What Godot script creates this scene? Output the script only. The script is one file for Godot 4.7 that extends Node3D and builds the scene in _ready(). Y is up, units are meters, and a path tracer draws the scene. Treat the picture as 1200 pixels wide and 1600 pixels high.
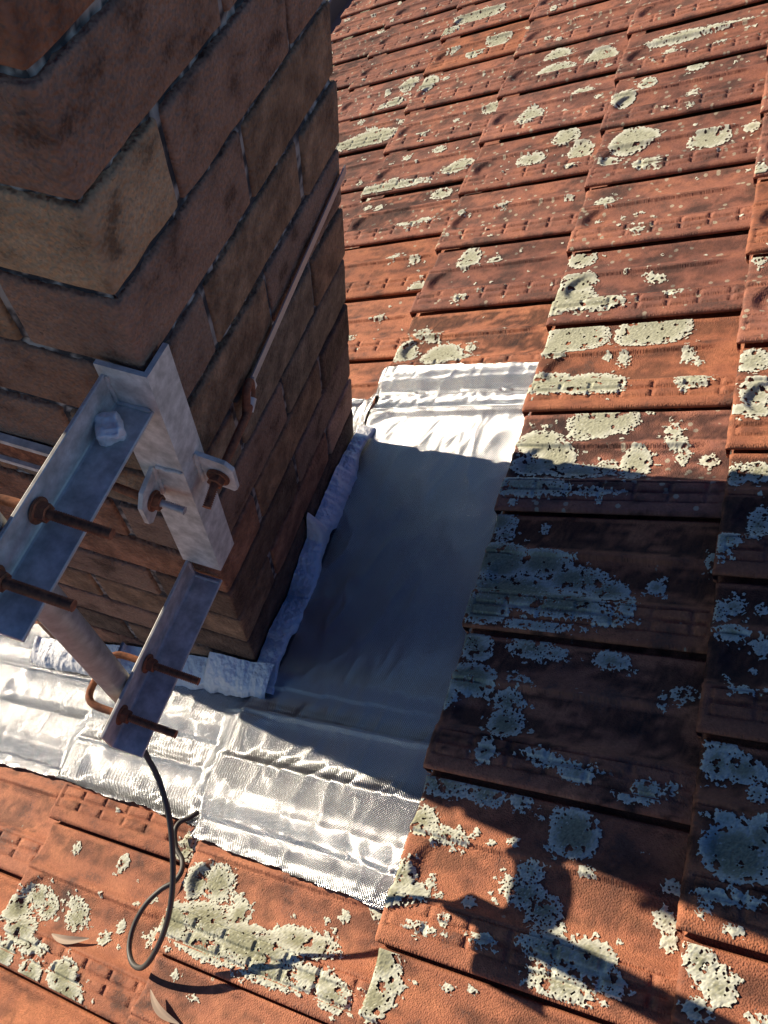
extends Node3D

# Units are metres. World origin: near uphill corner of the chimney, on the roof's reference plane.
# x points uphill (horizontally), z along the roof's contour towards the photographer, y up.
const PITCH := 0.52043
const S_EDGE := 0.32371      # slope coordinate of the tile edge beside the flashing tray
const TILE_L := 0.32579
const TILE_W := 0.20371
const Z_EDGE := 0.31415
const SKEW_S := 0.0207
const SKEW_Z := 0.0244
const H_TOP := -0.032
const STEP := 0.034
const COURSE := 0.086
const BED0 := 0.05           # height of bed joint number 10
const SIDE := 0.47           # the chimney is square, two bricks a side

var roof_basis: Basis
var n_low := FastNoiseLite.new()
var n_mid := FastNoiseLite.new()
var n_fine := FastNoiseLite.new()
var n_fold := FastNoiseLite.new()
var rng := RandomNumberGenerator.new()
var M := {}

# ------------------------------------------------------------------ camera, sky, sun
func set_stage() -> void:
	var cam := Camera3D.new()
	cam.name = "camera"
	add_child(cam)
	var eye := Vector3(0.32903, 1.17195, 0.36040)
	var fwd := (Vector3(0.14660, 0.19215, -0.20089) - eye).normalized()
	var right := fwd.cross(Vector3.UP).normalized()
	var up := right.cross(fwd)
	var roll := 0.0041
	var r2 := right * cos(roll) + up * sin(roll)
	var u2 := up * cos(roll) - right * sin(roll)
	cam.transform = Transform3D(Basis(r2, u2, -fwd), eye)
	cam.fov = 65.407
	cam.near = 0.02
	cam.far = 400.0
	cam.current = true

	var sky_mat := ProceduralSkyMaterial.new()
	sky_mat.sky_top_color = Color(0.035, 0.15, 0.35)
	sky_mat.sky_horizon_color = Color(0.62, 0.79, 0.92)
	sky_mat.sky_curve = 0.16
	sky_mat.ground_bottom_color = Color(0.20, 0.19, 0.16)
	sky_mat.ground_horizon_color = Color(0.36, 0.38, 0.38)
	sky_mat.sun_angle_max = 12.0
	sky_mat.sun_curve = 0.08
	var sky := Sky.new()
	sky.sky_material = sky_mat
	var env := Environment.new()
	env.background_mode = Environment.BG_SKY
	env.sky = sky
	env.background_energy_multiplier = 0.95
	env.tonemap_mode = Environment.TONE_MAPPER_LINEAR
	env.tonemap_exposure = 1.68
	env.sdfgi_enabled = true
	env.ssao_enabled = true
	env.ssil_enabled = true
	var we := WorldEnvironment.new()
	we.name = "world_environment"
	we.environment = env
	add_child(we)

	var sun := DirectionalLight3D.new()
	sun.name = "sun"
	sun.light_color = Color(1.0, 0.93, 0.83)
	sun.light_energy = 1.6
	sun.light_angular_distance = 0.53
	sun.shadow_enabled = true
	var dir := Vector3(1.0, -0.20, 0.186).normalized()
	sun.transform = Transform3D(Basis.looking_at(dir, Vector3.UP), Vector3(-6, 3, -1))
	add_child(sun)

# ------------------------------------------------------------------ helpers
func put(mesh: Mesh, called: String, material: Material, parent: Node, at := Transform3D.IDENTITY) -> MeshInstance3D:
	var o := MeshInstance3D.new()
	o.name = called
	o.mesh = mesh
	o.material_override = material
	o.transform = at
	o.cast_shadow = GeometryInstance3D.SHADOW_CASTING_SETTING_ON
	parent.add_child(o, true)
	return o

func thing(called: String, label: String, category: String, at := Transform3D.IDENTITY, group := "") -> Node3D:
	var o := Node3D.new()
	o.name = called
	o.transform = at
	add_child(o, true)
	tag(o, label, category, group)
	return o

func tag(o: Node, label: String, category: String, group := "") -> void:
	o.set_meta("label", label)
	o.set_meta("category", category)
	if group != "":
		o.set_meta("group", group)

func mesh_of(v: PackedVector3Array, n: PackedVector3Array, uv: PackedVector2Array, c: PackedColorArray, ix: PackedInt32Array) -> ArrayMesh:
	var a := []
	a.resize(Mesh.ARRAY_MAX)
	a[Mesh.ARRAY_VERTEX] = v
	a[Mesh.ARRAY_NORMAL] = n
	if uv.size() > 0:
		a[Mesh.ARRAY_TEX_UV] = uv
	if c.size() > 0:
		a[Mesh.ARRAY_COLOR] = c
	a[Mesh.ARRAY_INDEX] = ix
	var m := ArrayMesh.new()
	m.add_surface_from_arrays(Mesh.PRIMITIVE_TRIANGLES, a)
	return m

# a grid of points, nu across and nv along; front side where (along x across) points
func grid(p: PackedVector3Array, nu: int, nv: int, uv := PackedVector2Array(), c := PackedColorArray()) -> ArrayMesh:
	var n := PackedVector3Array()
	n.resize(nu * nv)
	for j in nv:
		var j0 := maxi(j - 1, 0) * nu
		var j1 := mini(j + 1, nv - 1) * nu
		for i in nu:
			var du := p[j * nu + mini(i + 1, nu - 1)] - p[j * nu + maxi(i - 1, 0)]
			var dv := p[j1 + i] - p[j0 + i]
			n[j * nu + i] = dv.cross(du).normalized()
	var ix := PackedInt32Array()
	ix.resize((nu - 1) * (nv - 1) * 6)
	var k := 0
	for j in nv - 1:
		for i in nu - 1:
			var a := j * nu + i
			ix[k] = a
			ix[k + 1] = a + 1
			ix[k + 2] = a + nu
			ix[k + 3] = a + 1
			ix[k + 4] = a + nu + 1
			ix[k + 5] = a + nu
			k += 6
	return mesh_of(p, n, uv, c, ix)

# extrude a polygon (in the plane of axes ax, ay) from a to b along the vector between them; flat faces
func prism(poly: PackedVector2Array, ax: Vector3, ay: Vector3, a: Vector3, b: Vector3) -> ArrayMesh:
	var st := SurfaceTool.new()
	st.begin(Mesh.PRIMITIVE_TRIANGLES)
	st.set_smooth_group(-1)
	var m := poly.size()
	var area := 0.0
	for i in m:
		area += poly[i].cross(poly[(i + 1) % m])
	var flip := (area > 0.0) == (ax.cross(ay).dot(b - a) > 0.0)
	for i in m:
		var p := ax * poly[i].x + ay * poly[i].y
		var q := ax * poly[(i + 1) % m].x + ay * poly[(i + 1) % m].y
		var quad := [a + p, b + p, b + q, a + q]
		for t in [[0, 1, 2], [0, 2, 3]]:
			var o: Array = [t[0], t[2], t[1]] if not flip else t
			for k in o:
				st.add_vertex(quad[k])
	var tri := Geometry2D.triangulate_polygon(poly)
	for side in 2:
		for t in range(0, tri.size(), 3):
			var w := []
			for k in 3:
				var q2 := poly[tri[t + k]]
				w.append((a if side == 0 else b) + ax * q2.x + ay * q2.y)
			var nn: Vector3 = (w[2] - w[0]).cross(w[1] - w[0])
			var want := (a - b) if side == 0 else (b - a)
			if nn.dot(want) < 0.0:
				w = [w[0], w[2], w[1]]
			for k in 3:
				st.add_vertex(w[k])
	st.generate_normals()
	return st.commit()

# tube along points with a radius for each
func tube(pts: PackedVector3Array, rad: PackedFloat32Array, sides := 12, caps := true) -> ArrayMesh:
	var v := PackedVector3Array()
	var n := PackedVector3Array()
	var uv := PackedVector2Array()
	var ix := PackedInt32Array()
	var m := pts.size()
	var t0 := (pts[1] - pts[0]).normalized()
	var x := t0.cross(Vector3(0.31, 0.83, 0.46)).normalized()
	var long := 0.0
	for j in m:
		var t := (pts[mini(j + 1, m - 1)] - pts[maxi(j - 1, 0)]).normalized()
		x = (x - t * x.dot(t)).normalized()
		var y := t.cross(x)
		if j > 0:
			long += pts[j].distance_to(pts[j - 1])
		for i in sides + 1:
			var a := TAU * i / sides
			var d := x * cos(a) + y * sin(a)
			v.append(pts[j] + d * rad[j])
			n.append(d)
			uv.append(Vector2(float(i) / sides, long))
	for j in m - 1:
		for i in sides:
			var a := j * (sides + 1) + i
			var b := a + sides + 1
			ix.append_array(PackedInt32Array([a, b, a + 1, a + 1, b, b + 1]))
	if caps:
		for e in 2:
			var j := 0 if e == 0 else m - 1
			var nn := (pts[0] - pts[1]).normalized() if e == 0 else (pts[m - 1] - pts[m - 2]).normalized()
			var c0 := v.size()
			v.append(pts[j])
			n.append(nn)
			uv.append(Vector2.ZERO)
			for i in sides + 1:
				v.append(v[j * (sides + 1) + i])
				n.append(nn)
				uv.append(Vector2.ZERO)
			for i in sides:
				if e == 0:
					ix.append_array(PackedInt32Array([c0, c0 + 1 + i, c0 + 2 + i]))
				else:
					ix.append_array(PackedInt32Array([c0, c0 + 2 + i, c0 + 1 + i]))
	return mesh_of(v, n, uv, PackedColorArray(), ix)

func same(r: float, n: int) -> PackedFloat32Array:
	var a := PackedFloat32Array()
	a.resize(n)
	a.fill(r)
	return a

func spline(ctrl: Array, steps := 8) -> PackedVector3Array:
	var out := PackedVector3Array()
	for k in ctrl.size() - 1:
		var a: Vector3 = ctrl[maxi(k - 1, 0)]
		var b: Vector3 = ctrl[k]
		var c: Vector3 = ctrl[k + 1]
		var d: Vector3 = ctrl[mini(k + 2, ctrl.size() - 1)]
		for t in steps:
			out.append(b.cubic_interpolate(c, a, d, float(t) / steps))
	out.append(ctrl[ctrl.size() - 1])
	return out

# a box with rounded, slightly uneven edges, centred
func lump_box(size: Vector3, r: float, rough: float, seed_off: float, cell := 0.014) -> ArrayMesh:
	var lines := []
	for ax in 3:
		var l := size[ax]
		var a := [-l / 2, -l / 2 + r * 0.35, -l / 2 + r]
		var k := maxi(1, int((l - 2 * r) / cell))
		for i in range(1, k):
			a.append(-l / 2 + r + (l - 2 * r) * i / k)
		a.append_array([l / 2 - r, l / 2 - r * 0.35, l / 2])
		lines.append(a)
	var st := SurfaceTool.new()
	st.begin(Mesh.PRIMITIVE_TRIANGLES)
	st.set_smooth_group(1)
	var inner := size / 2 - Vector3(r, r, r)
	for f in 6:
		var ax := f >> 1
		var sg := 1.0 if f % 2 == 0 else -1.0
		var b := (ax + 1) % 3
		var c := (ax + 2) % 3
		var lb: Array = lines[b]
		var lc: Array = lines[c]
		var pts := []
		for i in lb.size():
			for j in lc.size():
				var p := Vector3.ZERO
				p[ax] = sg * size[ax] / 2
				p[b] = lb[i]
				p[c] = lc[j]
				var q := p.clamp(-inner, inner)
				var d := (p - q).normalized()
				p = q + d * r
				var w := Vector3(p.x + seed_off, p.y - seed_off * 0.7, p.z + seed_off * 1.3)
				var amount := rough * (n_low.get_noise_3dv(w * 1.6) * 1.0 + n_mid.get_noise_3dv(w) * 0.9)
				var chip := maxf(0.0, n_mid.get_noise_3dv(w * 0.6 + Vector3(5, 5, 5)) - 0.25) * rough * 3.0
				var corner := 0.0
				for e in 3:
					if absf(d[e]) > 0.02 and absf(d[e]) < 0.98:
						corner = 1.0
				pts.append(p + d * (amount - chip * corner))
		var nj := lc.size()
		for i in lb.size() - 1:
			for j in nj - 1:
				var p0: Vector3 = pts[i * nj + j]
				var p1: Vector3 = pts[(i + 1) * nj + j]
				var p2: Vector3 = pts[(i + 1) * nj + j + 1]
				var p3: Vector3 = pts[i * nj + j + 1]
				var tri := [p0, p2, p1, p0, p3, p2] if sg > 0 else [p0, p1, p2, p0, p2, p3]
				for p in tri:
					st.add_vertex(p)
	st.generate_normals()
	st.index()
	return st.commit()

func sm(a: float, b: float, x: float) -> float:
	return smoothstep(a, b, x)

# ------------------------------------------------------------------ materials
func noise_img(size: int, freq: float, sd: int, type := FastNoiseLite.TYPE_SIMPLEX_SMOOTH, oct := 4) -> PackedByteArray:
	var f := FastNoiseLite.new()
	f.noise_type = type
	f.seed = sd
	f.frequency = freq
	f.fractal_octaves = oct
	f.fractal_type = FastNoiseLite.FRACTAL_FBM if oct > 1 else FastNoiseLite.FRACTAL_NONE
	f.cellular_return_type = FastNoiseLite.RETURN_DISTANCE
	var im := f.get_seamless_image(size, size, false, false, 0.12)
	im.convert(Image.FORMAT_L8)
	return im.get_data()

func relief(size: int, freq: float, sd: int, strength: float, oct := 5) -> ImageTexture:
	var im := Image.create_from_data(size, size, false, Image.FORMAT_L8, noise_img(size, freq, sd, FastNoiseLite.TYPE_SIMPLEX_SMOOTH, oct))
	im.convert(Image.FORMAT_RGBA8)
	im.bump_map_to_normal_map(strength)
	return ImageTexture.create_from_image(im)

func s8(c: float) -> int:
	return clampi(int(pow(maxf(c, 0.0), 1.0 / 2.2) * 255.0), 0, 255)

# fired clay: base colours with dark growth in patches, pale specks and grain (linear colours in, sRGB texture out)
func clay(size: int, sd: int, fresh: Vector3, mid: Vector3, dark: Vector3, dark_share: float, speck_share: float) -> ImageTexture:
	var big := noise_img(size, 0.0065, sd)
	var med := noise_img(size, 0.022, sd + 1)
	var fine := noise_img(size, 0.16, sd + 2, FastNoiseLite.TYPE_SIMPLEX_SMOOTH, 3)
	var pore := noise_img(size, 0.40, sd + 3, FastNoiseLite.TYPE_VALUE, 1)
	var spot := noise_img(size, 0.035, sd + 4, FastNoiseLite.TYPE_CELLULAR, 1)
	var spot_gate := noise_img(size, 0.012, sd + 5)
	var out := PackedByteArray()
	out.resize(size * size * 3)
	var ramp := []
	for k in 256:
		var t := k / 255.0
		var c := fresh.lerp(mid, sm(0.15, 0.55, t)).lerp(dark, sm(0.5, 0.85, t))
		ramp.append(c)
	var half := size / 2
	for i in size * size:
		var row := (i / size) * size
		var t := (big[i] * 0.40 + med[row + (half - absi(i - row - half)) * 2 / 3] * 0.36 + fine[i] * 0.24 - 127.0) * 1.6 + 127.0 + (dark_share - 0.5) * 255.0
		var c: Vector3 = ramp[clampi(int(t), 0, 255)]
		var g := 0.56 + 0.0019 * fine[i] + 0.0013 * pore[i]
		c *= g
		if spot[i] < 34 and spot_gate[i] > 255.0 * (1.0 - speck_share):
			c = c.lerp(Vector3(0.50, 0.47, 0.36), 0.75)
		elif pore[i] > 236:
			c *= 0.55
		out[i * 3] = s8(c.x)
		out[i * 3 + 1] = s8(c.y)
		out[i * 3 + 2] = s8(c.z)
	var im := Image.create_from_data(size, size, false, Image.FORMAT_RGB8, out)
	im.generate_mipmaps()
	return ImageTexture.create_from_image(im)

func mottled(size: int, sd: int, f1: float, f2: float, lo: Color, hi: Color) -> NoiseTexture2D:
	var t := NoiseTexture2D.new()
	var f := FastNoiseLite.new()
	f.noise_type = FastNoiseLite.TYPE_SIMPLEX_SMOOTH
	f.seed = sd
	f.frequency = f1
	f.fractal_octaves = 5
	f.fractal_gain = f2
	t.noise = f
	t.width = size
	t.height = size
	t.seamless = true
	var g := Gradient.new()
	g.set_color(0, lo)
	g.set_color(1, hi)
	t.color_ramp = g
	return t

func std(albedo: Color, rough: float, metal := 0.0) -> StandardMaterial3D:
	var m := StandardMaterial3D.new()
	m.albedo_color = albedo
	m.roughness = rough
	m.metallic = metal
	return m

func lin(r: float, g: float, b: float) -> Color:
	return Color(r, g, b).linear_to_srgb()

func make_materials() -> void:
	# roof clay
	var t_orange := clay(768, 11, Vector3(0.50, 0.205, 0.110), Vector3(0.40, 0.158, 0.090), Vector3(0.17, 0.085, 0.062), 0.44, 0.16)
	var t_brown := clay(768, 47, Vector3(0.42, 0.175, 0.110), Vector3(0.31, 0.132, 0.095), Vector3(0.15, 0.078, 0.062), 0.50, 0.52)
	var grain := relief(1024, 0.30, 5, 1.8, 3)
	M.tile = []
	for k in 8:
		var m := std(Color.WHITE, 0.78)
		var brown := k >= 4
		m.albedo_texture = t_brown if brown else t_orange
		var tint: Array = [[1.0, 1.0, 1.0], [0.95, 0.94, 0.93], [1.0, 0.97, 0.92], [0.91, 0.89, 0.88], [1.0, 0.99, 0.97], [0.94, 0.93, 0.92], [1.0, 1.0, 1.0], [0.90, 0.89, 0.89]][k]
		m.albedo_color = Color(minf(tint[0], 1.0), minf(tint[1], 1.0), minf(tint[2], 1.0))
		m.uv1_offset = Vector3(0.137 * k + 0.05, 0.311 * k, 0)
		m.normal_enabled = true
		m.normal_texture = grain
		m.normal_scale = 1.0
		m.metallic_specular = 0.35
		m.vertex_color_use_as_albedo = true
		M.tile.append(m)
	# lichen: colours come with the mesh
	M.lichen = std(Color.WHITE, 0.95)
	M.lichen.vertex_color_use_as_albedo = true
	M.lichen.metallic_specular = 0.1
	# bricks
	var t_brick := mottled(512, 21, 0.012, 0.72, Color(0.50, 0.48, 0.48), Color(1.0, 0.98, 0.96))
	var t_fleck := clay(512, 77, Vector3(0.95, 0.93, 0.90), Vector3(0.78, 0.76, 0.74), Vector3(0.30, 0.27, 0.26), 0.42, 0.0)
	var rough_n := relief(512, 0.10, 9, 6.0)
	var tones := {
		"liver": Vector3(0.340, 0.206, 0.146), "red": Vector3(0.479, 0.253, 0.161), "plum": Vector3(0.290, 0.188, 0.139),
		"brown": Vector3(0.416, 0.270, 0.171), "tan": Vector3(0.529, 0.357, 0.217), "grey": Vector3(0.353, 0.276, 0.197),
		"rose": Vector3(0.567, 0.341, 0.232), "dark": Vector3(0.227, 0.153, 0.109)}
	M.brick = {}
	var bi := 0
	for k in tones:
		var c: Vector3 = tones[k]
		var m := std(lin(c.x, c.y, c.z), 0.82)
		m.albedo_texture = t_fleck if bi % 2 == 0 else t_brick
		m.uv1_triplanar = true
		m.uv1_world_triplanar = true
		m.uv1_scale = Vector3(2.6, 2.6, 2.6)
		m.uv1_offset = Vector3(0.37 * bi, 0.21 * bi, 0.11 * bi)
		m.normal_enabled = true
		m.normal_texture = rough_n
		m.normal_scale = 0.8
		m.metallic_specular = 0.3
		M.brick[k] = m
		bi += 1
	M.mortar = std(Color.WHITE, 0.95)
	M.mortar.vertex_color_use_as_albedo = true
	# flashing: embossed aluminium
	var sz := 64
	var eb := Image.create(sz, sz, false, Image.FORMAT_RGBA8)
	for y in sz:
		for x in sz:
			var a := absf(sin(PI * (x + y) * 4.0 / sz))
			var b := absf(sin(PI * (x - y) * 4.0 / sz))
			var h := pow(minf(a, b), 0.7)
			eb.set_pixel(x, y, Color(h, h, h))
	eb.bump_map_to_normal_map(4.0)
	var emboss := ImageTexture.create_from_image(eb)
	M.foil = std(Color(0.66, 0.67, 0.68), 0.25, 1.0)
	M.foil.normal_enabled = true
	M.foil.normal_texture = emboss
	M.foil.normal_scale = 0.65
	M.foil.uv1_scale = Vector3(1, 1, 1)
	M.foil.roughness_texture = mottled(512, 33, 0.01, 0.6, Color(0.75, 0.75, 0.75), Color(1, 1, 1))
	M.seal = std(lin(0.70, 0.71, 0.73), 0.5, 0.2)
	M.seal.normal_enabled = true
	M.seal.normal_texture = relief(256, 0.05, 61, 5.0)
	M.seal.uv1_triplanar = true
	M.seal.uv1_world_triplanar = true
	M.seal.uv1_scale = Vector3(7, 7, 7)
	# steel
	M.zinc = std(lin(0.74, 0.74, 0.73), 0.5, 0.3)
	M.zinc.albedo_texture = mottled(512, 41, 0.018, 0.65, Color(0.70, 0.70, 0.69), Color(1, 1, 1))
	M.zinc.uv1_triplanar = true
	M.zinc.uv1_world_triplanar = true
	M.zinc.uv1_scale = Vector3(4, 4, 4)
	M.paint = M.zinc.duplicate()
	M.paint.albedo_color = lin(0.80, 0.78, 0.73)
	M.paint.metallic = 0.1
	M.paint.roughness = 0.6
	M.tubing = M.zinc.duplicate()
	M.tubing.albedo_color = lin(0.46, 0.46, 0.45)
	M.tubing.roughness = 0.5
	M.tubing.metallic = 0.2
	M.rust = std(Color.WHITE, 0.9)
	M.rust.albedo_texture = mottled(256, 55, 0.03, 0.7, lin(0.07, 0.026, 0.014), lin(0.50, 0.19, 0.085))
	M.rust.uv1_triplanar = true
	M.rust.uv1_world_triplanar = true
	M.rust.uv1_scale = Vector3(9, 9, 9)
	M.rust.normal_enabled = true
	M.rust.normal_texture = grain
	M.strap = std(lin(0.42, 0.38, 0.36), 0.5, 0.4)
	M.rubber = std(lin(0.055, 0.052, 0.048), 0.55)
	M.leaf = std(lin(0.36, 0.27, 0.20), 0.7)
	M.gutter = std(lin(0.20, 0.21, 0.22), 0.45, 0.2)
	M.cream = std(lin(0.62, 0.56, 0.42), 0.7)
	M.timber = std(lin(0.16, 0.11, 0.07), 0.9)
	M.ground = std(lin(0.10, 0.11, 0.06), 0.95)

# ------------------------------------------------------------------ roof tiles
const PU := [-0.022, -0.004, 0.002, 0.005, 0.009, 0.012, 0.020, 0.040, 0.055, 0.066, 0.070, 0.074, 0.077, 0.085, 0.105, 0.125, 0.138, 0.145, 0.148, 0.199, 0.2015, 0.20371]
const PH := [-27.0, -27.0, -25.0, -13.0, -12.5, -14.0, -15.5, -16.5, -14.5, -10.0, -6.5, -6.5, -12.0, -15.0, -17.0, -16.0, -10.0, -3.0, -0.8, -0.6, -1.6, -4.0]

func prof(u: float) -> float:
	for k in PU.size() - 1:
		if u <= PU[k + 1]:
			var t := clampf((u - PU[k]) / (PU[k + 1] - PU[k]), 0.0, 1.0)
			return lerpf(PH[k], PH[k + 1], t) * 0.001
	return PH[PH.size() - 1] * 0.001

# height of a tile's top face in its own frame; sl from its lower edge, u from its far edge
func tile_top(sl: float, u: float, worn := 1.0) -> float:
	var h := prof(u)
	if u > 0.060 and u < 0.080:
		h = lerpf(minf(h, -0.0125), h, 1.0 - sm(TILE_L - 0.062, TILE_L - 0.034, sl))
	if u > 0.078 and u < 0.147:
		var e := (u - 0.112) / 0.035
		var sb := 0.014 + 0.026 * e * e
		h = lerpf(maxf(h, -0.0088), h, sm(sb - 0.003, sb + 0.013, sl))
	if u > 0.1495 and u < 0.186 and sl > 0.011 and sl < TILE_L - 0.008:
		var x := fposmod(sl - 0.012, 0.049)
		var dx := minf(x, 0.044 - x)
		var dz := minf(u - 0.151, 0.1645 - u) if u < 0.167 else minf(u - 0.1695, 0.1830 - u)
		h += -0.0022 + 0.0044 * worn * minf(clampf(dz / 0.0014, 0.0, 1.0), 0.30 + 0.70 * clampf(dx / 0.0018, 0.0, 1.0))
	h -= 0.0035 * pow(clampf(1.0 - sl / 0.006, 0.0, 1.0), 2.0)
	return h

func build_tile(variant: int) -> ArrayMesh:
	var us := [-0.022, -0.004, 0.002, 0.004, 0.0055, 0.008, 0.0105, 0.014, 0.020, 0.028, 0.036, 0.044, 0.052, 0.059, 0.064, 0.067, 0.0695, 0.0725, 0.075, 0.077, 0.079, 0.083, 0.090, 0.098, 0.106, 0.114, 0.122, 0.130, 0.136, 0.140, 0.143, 0.1455, 0.148, 0.1505, 0.151, 0.1524, 0.159, 0.1631, 0.1645, 0.1695, 0.1709, 0.1757, 0.1816, 0.1830, 0.186, 0.192, 0.198, 0.200, 0.202, 0.20371]
	var ss := [0.0, 0.0012, 0.0025, 0.004, 0.006, 0.009]
	for b in 7:
		for x in [0.0, 0.0020, 0.006, 0.011, 0.016, 0.021, 0.026, 0.031, 0.037, 0.0420, 0.044, 0.0465]:
			var s: float = 0.012 + 0.049 * b + x
			if s < TILE_L + 0.03:
				ss.append(s)
	var off := variant * 3.17
	var p := PackedVector3Array()
	var uv := PackedVector2Array()
	var col := PackedColorArray()
	var nu := ss.size() + 2
	var rows := []
	for u in us:
		rows.append([u, 0.0, 0])
	rows.append([0.2037, -0.0060, 1])
	rows.append([0.2032, -0.0095, 1])
	rows.append([0.188, -0.0105, 1])
	for row in rows:
		var u: float = row[0]
		var edge_in := 0.0012 * n_mid.get_noise_2d(u + off, 7.7) + 0.0006 * n_fine.get_noise_2d(u, off)
		for i in nu:
			var sl: float = ss[maxi(i - 2, 0)]
			var h: float
			if row[2] == 0:
				var worn := clampf(0.80 + n_mid.get_noise_2d(sl * 0.12 + off, u * 0.12) * 0.8, 0.2, 0.95)
				h = tile_top(sl, u, worn)
				h += 0.0010 * n_low.get_noise_2d(sl + off, u) + 0.00012 * n_mid.get_noise_2d(sl + off, u)
			else:
				h = row[1] + 0.0008 * n_mid.get_noise_2d(sl + off, u)
			var x: float = sl
			if i <= 1:
				x = 0.004 if i == 0 else 0.0
				h -= 0.020 if i == 0 else 0.017
				if row[2] == 1:
					h += 0.006
			if sl < 0.012:
				x += edge_in * (1.0 - sl / 0.012)
			p.append(Vector3(x, h, u - TILE_W))
			uv.append(Vector2((x + off) / 0.7, (u + h * 0.6 + off * 0.5) / 0.7))
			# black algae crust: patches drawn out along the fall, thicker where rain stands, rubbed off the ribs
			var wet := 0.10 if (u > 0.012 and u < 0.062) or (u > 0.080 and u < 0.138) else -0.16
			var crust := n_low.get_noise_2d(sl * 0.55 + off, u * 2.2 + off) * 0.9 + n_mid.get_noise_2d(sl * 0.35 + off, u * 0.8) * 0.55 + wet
			if variant >= 6:  # last variants are darkened further all over, most in the pans
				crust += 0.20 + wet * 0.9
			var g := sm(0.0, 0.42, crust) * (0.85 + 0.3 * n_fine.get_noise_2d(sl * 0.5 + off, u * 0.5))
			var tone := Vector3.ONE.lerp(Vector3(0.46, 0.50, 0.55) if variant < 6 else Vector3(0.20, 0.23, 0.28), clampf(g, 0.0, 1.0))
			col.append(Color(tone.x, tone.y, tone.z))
	return grid(p, nu, rows.size(), uv, col)

func tile_origin(c: int, r: int) -> Vector2:
	var odd := 0.5 if posmod(c, 2) == 1 else 0.0
	var z := Z_EDGE - TILE_W * (r + odd) + SKEW_Z * c * TILE_L
	return Vector2(S_EDGE + c * TILE_L + SKEW_S * z, z)

# which tile lies at a roof position: column, row, distance from its lower edge, distance from its far edge
func tile_at(s: float, z: float) -> Array:
	var c := int(floor((s - S_EDGE - SKEW_S * z) / TILE_L))
	var odd := 0.5 if posmod(c, 2) == 1 else 0.0
	var r := int(ceil((Z_EDGE + SKEW_Z * c * TILE_L - z) / TILE_W - odd)) - 1
	var o := tile_origin(c, r)
	return [c, r, s - o.x, z - o.y + TILE_W]

func roof_h(s: float, z: float, keep_c := 99) -> float:
	var t := tile_at(s, z)
	var sl: float = t[2]
	if keep_c != 99 and t[0] != keep_c:
		var odd := 0.5 if posmod(keep_c, 2) == 1 else 0.0
		var row := int(ceil((Z_EDGE + SKEW_Z * keep_c * TILE_L - z) / TILE_W - odd)) - 1
		var o := tile_origin(keep_c, row)
		sl = s - o.x
		t[3] = z - o.y + TILE_W
	var uu: float = t[3]
	var top := tile_top(clampf(sl, 0.05, TILE_L - 0.07), uu, 0.5) if uu < 0.148 or uu > 0.187 else -0.0008
	if uu > 0.078 and uu < 0.147:
		top = maxf(top, tile_top(clampf(sl, 0.010, TILE_L - 0.07), uu, 0.5))
	if uu < 0.03:
		top = lerpf(-0.003, maxf(top, -0.012), sm(0.0, 0.03, uu))
	elif uu > 0.19:
		top = lerpf(-0.001, -0.003, sm(0.19, 0.204, uu))
	return H_TOP - STEP * sl / TILE_L + top

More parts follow.
